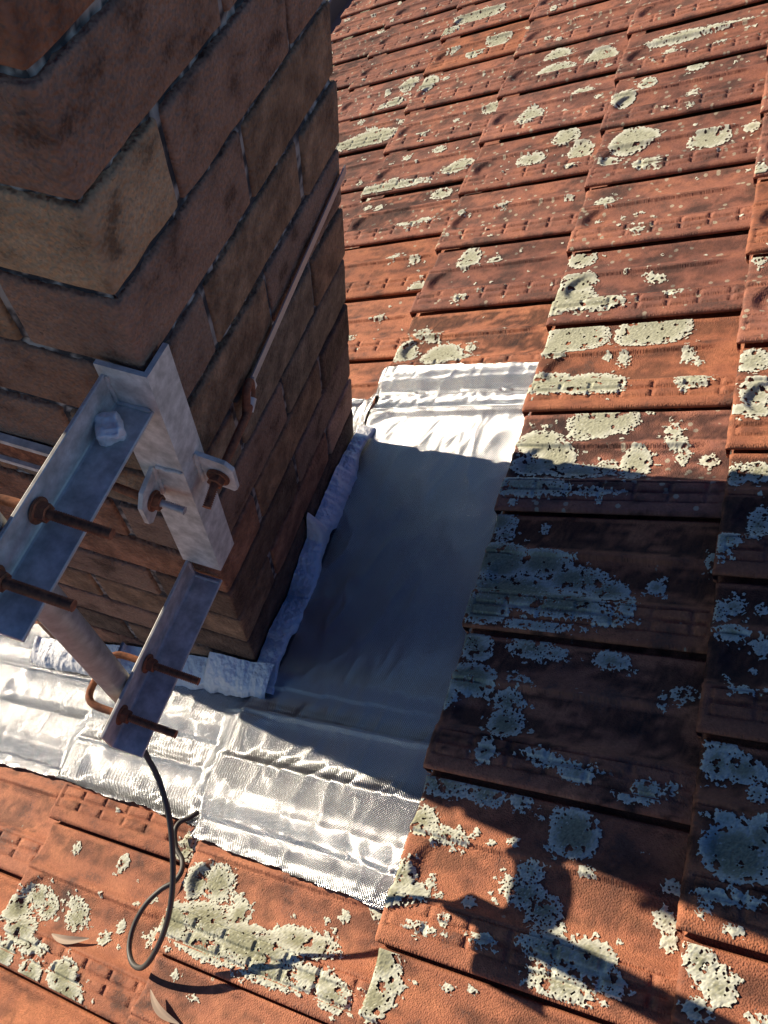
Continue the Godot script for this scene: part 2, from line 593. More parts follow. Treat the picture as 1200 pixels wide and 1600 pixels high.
# ------------------------------------------------------------------ lichen
func build_lichen(patches: Array, o: Vector2, cell: float) -> ArrayMesh:
	var lo := Vector2(9, 9)
	var hi := Vector2(-9, -9)
	for q in patches:
		var m := maxf(q[2], q[3]) + 0.006
		lo = lo.min(Vector2(q[0] - m, q[1] - m))
		hi = hi.max(Vector2(q[0] + m, q[1] + m))
	lo = lo.max(Vector2(o.x + 0.0015, o.y - TILE_W + 0.006))
	hi = hi.min(Vector2(o.x + TILE_L - 0.001, o.y - 0.0015))
	if hi.x - lo.x < 2 * cell or hi.y - lo.y < 2 * cell:
		return null
	var nx := int((hi.x - lo.x) / cell) + 1
	var nz := int((hi.y - lo.y) / cell) + 1
	var id := PackedInt32Array()
	id.resize(nx * nz)
	id.fill(-1)
	var v := PackedVector3Array()
	var col := PackedColorArray()
	var rim := Vector3(0.66, 0.68, 0.57)
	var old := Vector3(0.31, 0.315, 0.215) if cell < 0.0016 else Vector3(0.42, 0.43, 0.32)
	for j in nz:
		var z := lo.y + j * cell
		for i in nx:
			var s := lo.x + i * cell
			var f := -1.0
			for q in patches:
				var dx: float = (s - q[0]) / q[2]
				var dz: float = (z - q[1]) / q[3]
				var rr := dx * dx + dz * dz
				if rr < 2.2:
					f = maxf(f, (1.0 - sqrt(rr)) * minf(q[2], q[3]))
			if f < -0.009:
				continue
			var lobe := n_mid.get_noise_2d(s * 1.5, z * 1.5)
			var tiny := n_fine.get_noise_2d(s * 1.3, z * 1.3)
			f += lobe * 0.0052 + tiny * 0.0034 - 0.0004
			var bare := n_mid.get_noise_2d(s * 0.55 + 31.0, z * 0.55 - 17.0) + 0.35 * tiny
			if f > 0.005 and bare > 0.36:
				f -= (bare - 0.36) * 0.14
			var lace := n_low.get_noise_2d(s * 1.1 + 50.0, z * 1.1)
			if f > 0.004 and lace > -0.02:
				f -= maxf(0.0, n_fine.get_noise_2d(s * 0.55 + 7.0, z * 0.55) - 0.26 + lace * 0.22) * 0.034
			if f <= 0.0:
				continue
			var gran := 0.6 * n_fine.get_noise_2d(s * 0.5 + 3.0, z * 0.5) + 0.7 * n_fine.get_noise_2d(s * 0.95, z * 0.95 + 8.0)
			var lift := minf(f, 0.0040) * 0.24 + 0.0010 * gran
			var sl := s - o.x
			var u := z - o.y + TILE_W
			id[j * nx + i] = v.size()
			v.append(Vector3(sl, tile_top(sl, u, 0.85) + maxf(lift, 0.0) + 0.0009, u - TILE_W))
			var t := sm(0.0035, 0.014, f + 0.009 * gran)
			var c := rim.lerp(old, t) * (0.90 + 0.55 * gran + 0.15 * lobe)
			col.append(Color(c.x, c.y, c.z))
	var ix := PackedInt32Array()
	for j in nz - 1:
		for i in nx - 1:
			var a := id[j * nx + i]
			var b := id[j * nx + i + 1]
			var c := id[(j + 1) * nx + i]
			var d := id[(j + 1) * nx + i + 1]
			if b >= 0 and c >= 0:
				if a >= 0:
					ix.append_array(PackedInt32Array([a, b, c]))
				if d >= 0:
					ix.append_array(PackedInt32Array([b, d, c]))
			elif a >= 0 and d >= 0:
				if b >= 0:
					ix.append_array(PackedInt32Array([a, b, d]))
				if c >= 0:
					ix.append_array(PackedInt32Array([a, d, c]))
	if ix.size() == 0:
		return null
	var n := PackedVector3Array()
	n.resize(v.size())
	for k in range(0, ix.size(), 3):
		var a := v[ix[k]]
		var fn := (v[ix[k + 2]] - a).cross(v[ix[k + 1]] - a)
		for e in 3:
			n[ix[k + e]] += fn
	for k in n.size():
		n[k] = n[k].normalized() if n[k].length_squared() > 0.0 else Vector3.UP
	return mesh_of(v, n, PackedVector2Array(), col, ix)

# colonies seen on the roof: slope position, contour position, half sizes (millimetres)
const COLONIES := [195,-1388,34,40,242,-1320,32,38,368,-1263,48,50,397,-1267,32,35,419,-1151,29,21,79,-1508,37,48,523,-1218,39,32,551,-1223,19,27,326,-1439,29,40,370,-1486,23,23,100,-1716,56,36,90,-1792,39,34,216,-1724,44,41,198,-1580,29,19,350,-1059,22,20,338,-888,30,24,67,-977,28,40,474,-816,11,14,-54,-930,24,22,-92,-1398,46,45,-131,-1194,26,23,-274,-2269,91,42,-157,-2066,43,41,124,-1327,39,23,-492,-1699,119,64,-294,-1351,136,24,-451,-1997,35,44,-209,-1993,31,36,-358,-2178,50,26,-74,-1671,30,30,-339,-1891,38,45,-454,-1872,33,28,413,-1664,84,31,496,-1665,53,24,472,-1513,24,20,332,-1201,23,20,-113,-1303,32,22,-145,-1185,54,21,345,-820,37,26,337,-769,54,43,399,-747,42,24,320,-737,26,18,368,-675,62,40,338,-654,35,33,496,-677,66,36,535,-688,25,28,461,-665,22,22,346,-562,49,34,412,-558,66,33,455,-549,24,23,575,-549,27,19,565,-533,8,9,437,-474,46,33,476,-480,34,27,417,-448,21,14,358,-436,42,30,391,-403,32,34,353,-386,33,21,513,-395,24,34,431,-378,50,18,472,-387,18,17,559,-456,14,18,566,-434,17,15,578,-409,11,17,615,-401,15,12,459,-618,11,14,560,-618,12,16,432,-623,9,8,28,-754,22,19,10,-697,25,36,91,-685,46,38,129,-674,33,19,521,-498,10,8,476,-314,8,6,359,-340,69,23,405,-335,30,15,464,-330,31,11,328,-278,32,20,344,-255,17,14,403,-269,9,12,345,-210,50,34,413,-210,47,24,463,-188,53,23,378,-158,74,34,455,-141,70,26,348,-124,43,29,510,-172,34,20,543,-146,12,21,522,-124,28,13,428,-103,53,10,572,-185,14,13,337,-77,33,18,350,-64,25,18,425,-77,37,17,456,-73,23,11,531,-73,26,14,547,-72,11,9,353,-21,41,26,413,2,23,18,416,32,26,24,404,77,14,18,329,11,15,17,425,-30,13,8,621,-41,15,11,474,67,24,8,499,73,34,7,520,82,24,12,600,86,19,16,581,98,13,7,602,-34,6,7,354,122,51,18,414,123,28,17,459,122,16,11,339,172,28,20,312,183,18,14,380,182,29,12,398,183,15,9,437,178,6,5,462,170,9,7,528,145,31,30,523,137,27,21,339,240,19,20,337,263,19,15,365,252,20,11,309,280,19,11,374,237,8,10,486,220,30,18,510,231,24,19,469,214,15,9,488,196,18,11,533,269,41,18,572,264,29,20,545,299,40,15,594,281,17,13,522,253,21,11,550,183,11,8,636,209,14,12,642,226,9,12,639,176,12,9,392,248,7,5,428,246,11,7,407,272,8,8,456,279,15,8,385,288,19,7,342,331,28,22,347,369,24,24,361,351,16,14,426,335,10,5,454,328,9,4,386,341,6,3,636,-1006,17,30,654,-793,14,19,662,-563,28,24,669,-499,22,30,675,-463,21,28,655,-463,20,14,683,-355,26,19,657,-349,17,22,691,-270,15,31,659,-237,18,14,638,-228,11,18,654,-217,13,11,658,-140,11,19,673,-150,16,14,674,-111,21,13,703,-149,8,9,707,-99,9,15,694,-37,16,7,673,-52,4,5,673,45,17,22,698,47,26,18,715,71,12,11,677,26,16,10,700,136,37,32,721,115,18,25,688,103,16,9,686,183,20,8,709,177,14,7,728,132,12,30,676,199,7,6,706,209,10,6,678,240,17,18,696,257,17,17,680,281,15,12,709,245,7,6,730,273,12,7,670,225,8,9,-29,280,17,30,31,314,20,24,61,310,30,23,62,298,26,15,28,368,37,24,76,355,53,25,115,336,19,20,155,364,77,26,91,382,71,18,213,340,47,17,245,338,26,15,193,382,65,17,254,371,53,13,286,382,26,17,261,298,10,8,238,308,6,5,-21,395,23,13,101,320,13,8,-268,405,37,18,-292,430,29,22,-238,415,19,18,-259,452,33,21,-226,465,27,13,-192,396,20,12,-178,410,24,21,-114,421,12,11,-95,400,9,10,-196,460,12,6,-143,479,30,22,-124,497,36,21,-202,496,25,20,-265,489,22,21,-242,531,12,13,-179,530,11,14,-242,327,10,11,-141,323,12,13,53,426,9,6,-82,424,5,4,-236,515,13,5,-120,524,19,8,92,441,10,4]

func build_roof() -> void:
	var roof := thing("tiled_roof", "orange terracotta interlocking tile roof spotted with grey green lichen", "roof", Transform3D(roof_basis, Vector3.ZERO))
	var variants := []
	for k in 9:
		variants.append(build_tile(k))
	var grown := {}
	for k in range(0, COLONIES.size(), 4):
		var q := [COLONIES[k] * 0.001, COLONIES[k + 1] * 0.001, COLONIES[k + 2] * 0.001, COLONIES[k + 3] * 0.001]
		var t := tile_at(q[0], q[1])
		var key := Vector2i(t[0], t[1])
		if not grown.has(key):
			grown[key] = []
		grown[key].append(q)
	var lean := atan(STEP / TILE_L)
	for c in range(-4, 3):
		for r in range(-5, 19):
			var o := tile_origin(c, r)
			var mid_x := (o.x + TILE_L * 0.5) * cos(PITCH)
			var mid_z := o.y - TILE_W * 0.5
			if mid_x > -SIDE + 0.1 and mid_x < -0.1 and mid_z < -0.08 and mid_z > -SIDE + 0.08:
				continue
			if c == -1 and o.y < 0.05 and o.y > -0.5:
				continue    # cut away for the flashing tray
			rng.seed = hash(Vector2i(c * 7 + 1, r * 13 + 5))
			var turn := Basis(Vector3(0, 0, 1), -lean + rng.randf_range(-0.004, 0.004)) * Basis(Vector3.UP, rng.randf_range(-0.006, 0.006))
			var at := Transform3D(turn, Vector3(o.x, H_TOP + rng.randf_range(-0.0012, 0.0012), o.y + rng.randf_range(-0.0012, 0.0012)))
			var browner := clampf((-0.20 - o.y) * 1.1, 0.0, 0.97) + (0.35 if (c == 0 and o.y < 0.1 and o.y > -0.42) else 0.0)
			var extra_dark := (c >= 0 and o.y > -0.36 and o.y < 0.19) or rng.randf() < 0.04  # darkest variants fill a block uphill of the chimney, few elsewhere
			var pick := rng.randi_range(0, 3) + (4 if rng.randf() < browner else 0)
			var tile := put(variants[rng.randi_range(0, 5) if not extra_dark else rng.randi_range(6, 8)], "roof_tile", M.tile[pick], roof, at)
			var here: Array = grown.get(Vector2i(c, r), [])
			var extra := rng.randi_range(7, 15) if o.y < -0.55 else rng.randi_range(2, 6)
			for k in extra:
				var big := rng.randf()
				var rad := rng.randf_range(0.003, 0.006) if big < 0.7 else (rng.randf_range(0.007, 0.016) if o.y < -0.55 else rng.randf_range(0.004, 0.008))
				here.append([o.x + rng.randf_range(0.02, TILE_L - 0.02), o.y - rng.randf_range(0.01, TILE_W - 0.02), rad * rng.randf_range(0.8, 1.5), rad])
			var in_view := o.y < 0.62 and (o.x > -0.62 or o.y < -0.9)
			if not in_view:
				continue
			# young growth scattered round the larger colonies
			for q in here.duplicate():
				if q[2] > 0.012 or q[3] > 0.012:
					for e in rng.randi_range(3, 7):
						var a := rng.randf() * TAU
						var d := rng.randf_range(1.02, 1.5)
						var rr := rng.randf_range(0.0018, 0.0042)
						here.append([q[0] + cos(a) * d * q[2], q[1] + sin(a) * d * q[3], rr * rng.randf_range(0.9, 1.6), rr])
			# separate groups of near neighbours keep the grids small
			var small := []
			var large := []
			for q in here:
				if q[2] > 0.0085:
					large.append(q)
				else:
					small.append(q)
			var cell := 0.0013 if o.y > -0.25 else (0.0017 if o.y > -0.7 else 0.0024)
			if large.size() > 0:
				var m := build_lichen(large, o, cell)
				if m:
					put(m, "lichen", M.lichen, tile)
			for q in small:
				var m2 := build_lichen([q], o, 0.0012 if o.y > -0.5 else 0.0018)
				if m2:
					put(m2, "lichen", M.lichen, tile)
	# boarding under the tiles
	var deck := prism(PackedVector2Array([Vector2(-0.99, -0.115), Vector2(1.34, -0.115), Vector2(1.34, -0.100), Vector2(-0.99, -0.100)]), roof_basis.x, roof_basis.y, Vector3(0, 0, -3.7), Vector3(0, 0, 1.35))
	var d := put(deck, "roof_deck", M.timber, self)
	d.set_meta("kind", "structure")

# ------------------------------------------------------------------ chimney
func bed(k: int) -> float:
	return BED0 + (10 - k) * COURSE

func build_chimney() -> void:
	var root := thing("brick_chimney", "square chimney of dark brown bricks rising through the tiled roof", "chimney")
	var shapes := []
	for k in 6:
		shapes.append(lump_box(Vector3(0.2305, 0.0782, 0.110), 0.0042, 0.0009, 2.3 + k * 4.1))
	var marked := {"0r0": "liver", "1n0": "tan", "2r0": "liver", "3n0": "plum", "1r0": "liver", "2n0": "brown", "0r1": "liver", "2r1": "brown", "4r0": "brown", "4r1": "plum", "5r0": "grey", "7n0": "red", "9f0": "rose", "8n0": "plum", "6r0": "plum", "6r1": "grey", "3r0": "brown", "9n0": "brown", "9n1": "brown", "11n0": "brown", "7n1": "red", "8r0": "dark", "10r0": "dark", "8r1": "plum", "10r1": "dark", "5n0": "grey", "5n1": "brown", "3n1": "grey"}
	var pool := ["liver", "brown", "plum", "brown", "grey", "liver", "dark", "red"]
	for k in range(-12, 16):
		var y := bed(k) - COURSE * 0.5
		var odd := posmod(k, 2) == 1
		var list := []
		if odd:
			list = [["n0", -0.115, -0.055, 0], ["n1", -0.355, -0.055, 0], ["f0", -0.115, -0.415, 0], ["f1", -0.355, -0.415, 0], ["r0", -0.055, -0.235, 1], ["l0", -0.415, -0.235, 1]]
		else:
			list = [["r0", -0.055, -0.115, 1], ["r1", -0.055, -0.355, 1], ["l0", -0.415, -0.115, 1], ["l1", -0.415, -0.355, 1], ["n0", -0.235, -0.055, 0], ["f0", -0.235, -0.415, 0]]
		for b in list:
			rng.seed = hash(str(k) + b[0])
			var key: String = str(k) + b[0]
			var tone: String = marked.get(key, pool[rng.randi_range(0, pool.size() - 1)])
			var turn := Basis(Vector3.UP, (PI / 2 if b[3] == 1 else 0.0) + (PI if rng.randf() < 0.5 else 0.0) + rng.randf_range(-0.006, 0.006))
			if rng.randf() < 0.5:
				turn = turn * Basis(Vector3(1, 0, 0), PI)
			var at := Vector3(b[1] + rng.randf_range(-0.0015, 0.0015), y + rng.randf_range(-0.001, 0.001), b[2] + rng.randf_range(-0.0015, 0.0015))
			put(shapes[rng.randi_range(0, 5)], "brick", M.brick[tone], root, Transform3D(turn, at))
	# mortar: raked back from the faces, sooty with pale crumbs
	var y0 := bed(16)
	var y1 := bed(-12)
	for f in 4:
		var step := 0.0045 if f < 2 else 0.02
		var nu := int(SIDE / step) + 1
		var nv := int((y1 - y0) / step) + 1
		var p := PackedVector3Array()
		var col := PackedColorArray()
		for j in nv:
			for i in nu:
				var a := 0.007 + (SIDE - 0.014) * i / (nu - 1)
				var y := y0 + (y1 - y0) * j / (nv - 1)
				var w := Vector3(a * 1.3 + f * 9.0, y * 1.3, f * 3.0)
				var depth := 0.0062 + 0.0030 * n_mid.get_noise_3dv(w) + 0.0025 * n_low.get_noise_3dv(w * 2.0)
				if absf(fposmod(y - BED0 + COURSE * 0.5, COURSE) - COURSE * 0.5) > 0.006:
					depth *= 0.55
				depth = maxf(depth, 0.0040)
				var q: Vector3
				match f:
					0: q = Vector3(-a, y, -depth)
					1: q = Vector3(-depth, y, -SIDE + a)
					2: q = Vector3(-SIDE + a, y, -SIDE + depth)
					3: q = Vector3(-SIDE + depth, y, -a)
				p.append(q)
				var pale := sm(0.06, 0.32, n_mid.get_noise_3dv(w * 0.45 + Vector3(4, 4, 4)) + 0.30 * n_fine.get_noise_3dv(w))
				var in_bed := absf(fposmod(y - BED0 + COURSE * 0.5, COURSE) - COURSE * 0.5) < 0.007
				if not in_bed:
					pale = 0.85 * sm(-0.15, 0.25, n_mid.get_noise_3dv(w * 0.4 + Vector3(8, 1, 4)))
				var c := Vector3(0.035, 0.033, 0.036).lerp(Vector3(0.42, 0.38, 0.34), pale * 0.9)
				col.append(Color(c.x, c.y, c.z))
		var m := grid(p, nu, nv, PackedVector2Array(), col)
		put(m, "mortar", M.mortar, root)
	# top bed
	put(prism(PackedVector2Array([Vector2(-0.46, -0.46), Vector2(-0.01, -0.46), Vector2(-0.01, -0.01), Vector2(-0.46, -0.01)]), Vector3(1, 0, 0), Vector3(0, 0, 1), Vector3(0, y1 - 0.02, 0), Vector3(0, y1 - 0.004, 0)), "mortar_cap", M.gutter, root)

# ------------------------------------------------------------------ flashing
func drape(s: float, z: float, keep_c: int) -> float:
	var h := roof_h(s, z, keep_c) * 2.0
	h += roof_h(s, z - 0.010, keep_c) + roof_h(s, z + 0.010, keep_c) + roof_h(s - 0.008, z, keep_c) + roof_h(s + 0.008, z, keep_c)
	h /= 6.0
	return lerpf(h, maxf(roof_h(s, z, keep_c), h), 0.6)

func folds(s: float, z: float, amp: float) -> float:
	var a := n_fold.get_noise_2d(s * 1.0, z * 0.45 + s * 0.35)
	var ridge := pow(1.0 - absf(a), 4.0)
	return amp * (0.0055 * (ridge - 0.4) + 0.0016 * n_low.get_noise_2d(s * 1.4 + 4.0, z * 1.4) + 0.00012 * n_mid.get_noise_2d(s * 0.6, z * 0.6))

# corners run: far-left, far-right, near-right, near-left (s, z)
func sheet(called: String, root: Node3D, a: Vector2, b: Vector2, c: Vector2, d: Vector2, keep_c: int, off: float, extra: Callable) -> void:
	var step := 0.0032
	var nu := int(maxf(a.distance_to(b), d.distance_to(c)) / step) + 1
	var nv := int(maxf(a.distance_to(d), b.distance_to(c)) / step) + 1
	var p := PackedVector3Array()
	var uv := PackedVector2Array()
	for j in nv:
		for i in nu:
			var fu := float(i) / (nu - 1)
			var fv := float(j) / (nv - 1)
			var q := a.lerp(b, fu).lerp(d.lerp(c, fu), fv)
			var e := sm(0.9, 1.0, fv) + sm(0.1, 0.0, fv)
			q.y += e * (0.004 * n_low.get_noise_2d(q.x * 2.0, off * 900.0) + 0.0015 * n_mid.get_noise_2d(q.x, off * 500.0))
			e = sm(0.9, 1.0, fu) + sm(0.1, 0.0, fu)
			q.x += e * 0.004 * n_low.get_noise_2d(off * 700.0, q.y * 2.0)
			var h := drape(q.x, q.y, keep_c) + off + folds(q.x + off * 40.0, q.y, 0.32)
			h = extra.call(q.x, q.y, h)
			p.append(Vector3(q.x, h, q.y))
			uv.append(q / 0.0135)
	put(grid(p, nu, nv, uv), called, M.foil, root)

func build_flashing() -> void:
	var root := thing("chimney_flashing", "silver embossed aluminium flashing dressed round the chimney base over the tiles", "flashing", Transform3D(roof_basis, Vector3.ZERO))
	# tray on the uphill side, running out onto the tiles in front
	sheet("tray", root, Vector2(-0.02, -0.645), Vector2(S_EDGE - 0.002, -0.632), Vector2(S_EDGE + 0.022, 0.280), Vector2(-0.012, 0.264), -1, 0.0095,
		func(s: float, z: float, h: float) -> float:
			var calm := sm(0.05, -0.03, z) * sm(-0.56, -0.47, z)
			var flat := H_TOP - STEP * (s - S_EDGE + TILE_L) / TILE_L - 0.004 + folds(s * 0.8, z * 0.8 + 3.0, 0.30)
			return lerpf(h, flat, calm) - 0.010 * sm(-0.003, -0.020, s))
	sheet("side_apron", root, Vector2(-0.350, 0.0), Vector2(0.004, 0.0), Vector2(-0.008, 0.246), Vector2(-0.340, 0.240), -2, 0.0085,
		func(s: float, z: float, h: float) -> float:
			var up := sm(-0.075, -0.012, s) * (1.0 - sm(0.165, 0.215, z) * sm(-0.085, -0.045, s))
			return lerpf(h, drape(0.012, z, -1) + 0.0035, up) - 0.002 * sm(-0.331, -0.352, s))
	sheet("side_apron", root, Vector2(-0.82, -0.05), Vector2(-0.325, 0.0), Vector2(-0.322, 0.229), Vector2(-0.80, 0.252), -3, 0.0075,
		func(s: float, z: float, h: float) -> float:
			return lerpf(h, drape(-0.318, z, -2) + 0.0055, sm(-0.40, -0.345, s)))
	sheet("back_apron", root, Vector2(-0.60, -0.66), Vector2(-0.012, -0.60), Vector2(-0.012, -0.45), Vector2(-0.60, -0.45), -2, 0.008,
		func(s: float, z: float, h: float) -> float:
			return h + 0.026 * sm(-0.07, -0.015, s))
	build_upstands(root)

func step_line(pts: Array, x: float) -> float:
	for k in pts.size() - 1:
		var a: Array = pts[k]
		var b: Array = pts[k + 1]
		if (x - a[0]) * (x - b[0]) <= 0.0:
			return lerpf(a[1], b[1], (x - a[0]) / (b[0] - a[0]))
	return pts[0][1] if absf(x - pts[0][0]) < absf(x - pts[pts.size() - 1][0]) else pts[pts.size() - 1][1]

func build_upstands(root: Node3D) -> void:
	var inv := roof_basis.inverse()
	# uphill face
	var top := [[0.03, -0.03], [0.0, -0.022], [-0.05, -0.012], [-0.126, -0.030], [-0.19, -0.004], [-0.222, 0.002], [-0.232, 0.052], [-0.241, 0.058], [-0.250, 0.006], [-0.285, 0.006], [-0.365, 0.008], [-0.458, -0.016], [-0.50, -0.03]]
	var fold := [[0.045, 0.032], [-0.045, 0.027], [-0.128, 0.029], [-0.216, 0.023], [-0.31, 0.020], [-0.40, 0.016], [-0.50, 0.014]]
	var nv := 180
	var nu := 14
	var p := PackedVector3Array()
	for j in nv:
		var z := 0.042 - 0.535 * j / (nv - 1)
		var s_f := step_line(fold, z) + 0.004 + 0.004 * n_low.get_noise_2d(z * 3.0, 5.0)
		var foot := roof_basis * Vector3(s_f, drape(s_f, z, -1) + 0.010, z)
		var yt := step_line(top, z) + 0.004 * n_low.get_noise_2d(z * 4.0, 1.0) + 0.002 * n_mid.get_noise_2d(z, 2.0)
		for i in nu:
			var t := float(i) / (nu - 1)
			var q := Vector3(0.0035, yt, z).lerp(foot, t)
			var swell := sin(PI * t) * (0.006 + 0.006 * n_low.get_noise_2d(z * 3.2, t * 0.05 + 2.0))
			q += Vector3(0.8, 0.5, 0) * swell
			q += Vector3(1, 0.4, 0.2) * 0.0008 * n_mid.get_noise_2d(z * 0.5, t * 0.03)
			if t > 0.9:
				q.y -= 0.006 * (t - 0.9) * 10.0
			p.append(inv * q)
	put(grid(p, nu, nv), "upstand", M.seal, root)
	# face towards the photographer
	var top2 := [[0.02, -0.02], [0.0, -0.018], [-0.080, -0.034], [-0.089, -0.108], [-0.157, -0.120], [-0.223, -0.132], [-0.322, -0.195], [-0.47, -0.285], [-0.52, -0.30]]
	nv = 180
	p = PackedVector3Array()
	for j in nv:
		var x := -0.505 + 0.542 * j / (nv - 1)
		var zf := 0.050 + 0.006 * n_low.get_noise_2d(x * 3.0, 9.0) + 0.001 * n_mid.get_noise_2d(x * 0.4, 4.0)
		var sf := x / cos(PITCH) - 0.02
		var cc := -1 if sf > 0.0 else (-2 if sf > -0.328 else -3)
		var base_h := drape(sf, zf, cc)
		if sf > -0.075 and sf <= 0.0:
			base_h = lerpf(base_h, drape(0.012, zf, -1), sm(-0.075, -0.004, sf))
		elif sf < -0.325 and sf > -0.37:
			base_h += 0.022 * sm(-0.37, -0.325, sf)
		var foot := roof_basis * Vector3(sf, base_h + 0.012, zf)
		foot.x = x
		foot.y = foot.y + 0.004
		var yt := maxf(step_line(top2, x) + 0.004 * n_low.get_noise_2d(x * 4.0, 3.0) + 0.002 * n_mid.get_noise_2d(x * 0.5, 6.0), foot.y + 0.022)
		for i in nu:
			var t := float(i) / (nu - 1)
			var q := Vector3(x, yt, 0.0035).lerp(foot, t)
			var swell := sin(PI * t) * (0.004 + 0.006 * n_low.get_noise_2d(x * 3.0, t * 0.05 + 8.0))
			q += Vector3(0, 0.6, 0.7) * swell
			q += Vector3(0, 0.6, 1) * 0.0008 * n_mid.get_noise_2d(x * 0.5, t * 0.03 + 1.0)
			if t > 0.9:
				q.y -= 0.008 * (t - 0.9) * 10.0
			p.append(inv * q)
	put(grid(p, nu, nv), "upstand", M.seal, root)

# ------------------------------------------------------------------ bracket, mast and straps
func threaded(a: Vector3, b: Vector3, r: float, pitch := 0.0022) -> ArrayMesh:
	var n := int(a.distance_to(b) / pitch)
	var pts := PackedVector3Array()
	var rad := PackedFloat32Array()
	for k in n * 2 + 1:
		pts.append(a.lerp(b, float(k) / (n * 2)))
		rad.append(r * 1.12 if k % 2 == 0 else r * 0.80)
	return tube(pts, rad, 10)

func hexagon(centre: Vector3, axis: Vector3, r: float, thick: float) -> ArrayMesh:
	var poly := PackedVector2Array()
	for k in 6:
		poly.append(Vector2(cos(TAU * k / 6 + 0.3), sin(TAU * k / 6 + 0.3)) * r)
	var x := axis.cross(Vector3(0.2, 0.9, 0.3)).normalized()
	return prism(poly, x, axis.cross(x), centre, centre + axis * thick)

func disc(centre: Vector3, axis: Vector3, r: float, thick: float) -> ArrayMesh:
	return tube(PackedVector3Array([centre, centre + axis * thick * 0.15, centre + axis * thick * 0.85, centre + axis * thick]), PackedFloat32Array([r * 0.93, r, r, r * 0.93]), 20)

func ell(w: float, h: float, t: float) -> PackedVector2Array:
	return PackedVector2Array([Vector2(0.0006, 0), Vector2(w - 0.0008, 0), Vector2(w, 0.0008), Vector2(w, t - 0.0008), Vector2(w - 0.0008, t), Vector2(t + 0.0025, t), Vector2(t + 0.0007, t + 0.0007), Vector2(t, t + 0.0025), Vector2(t, h - 0.0008), Vector2(t - 0.0008, h), Vector2(0.0008, h), Vector2(0, h - 0.0008), Vector2(0, 0.0006)])

func weld(a: Vector3, b: Vector3, r: float) -> ArrayMesh:
	var pts := PackedVector3Array()
	var rad := PackedFloat32Array()
	for k in 22:
		var q := a.lerp(b, k / 21.0)
		pts.append(q + Vector3(n_mid.get_noise_3dv(q), n_mid.get_noise_3dv(q * 1.3), n_mid.get_noise_3dv(q * 0.7)) * r * 0.5)
		rad.append(r * (0.75 + 0.5 * absf(n_mid.get_noise_3dv(q * 2.0))))
	rad[0] = r * 0.2
	rad[21] = r * 0.2
	return tube(pts, rad, 8)

const ARM_X := -0.0385
const ARM_SLOPE := 0.0225
const MAST := Vector3(-0.0525, 0.25, 0.168)

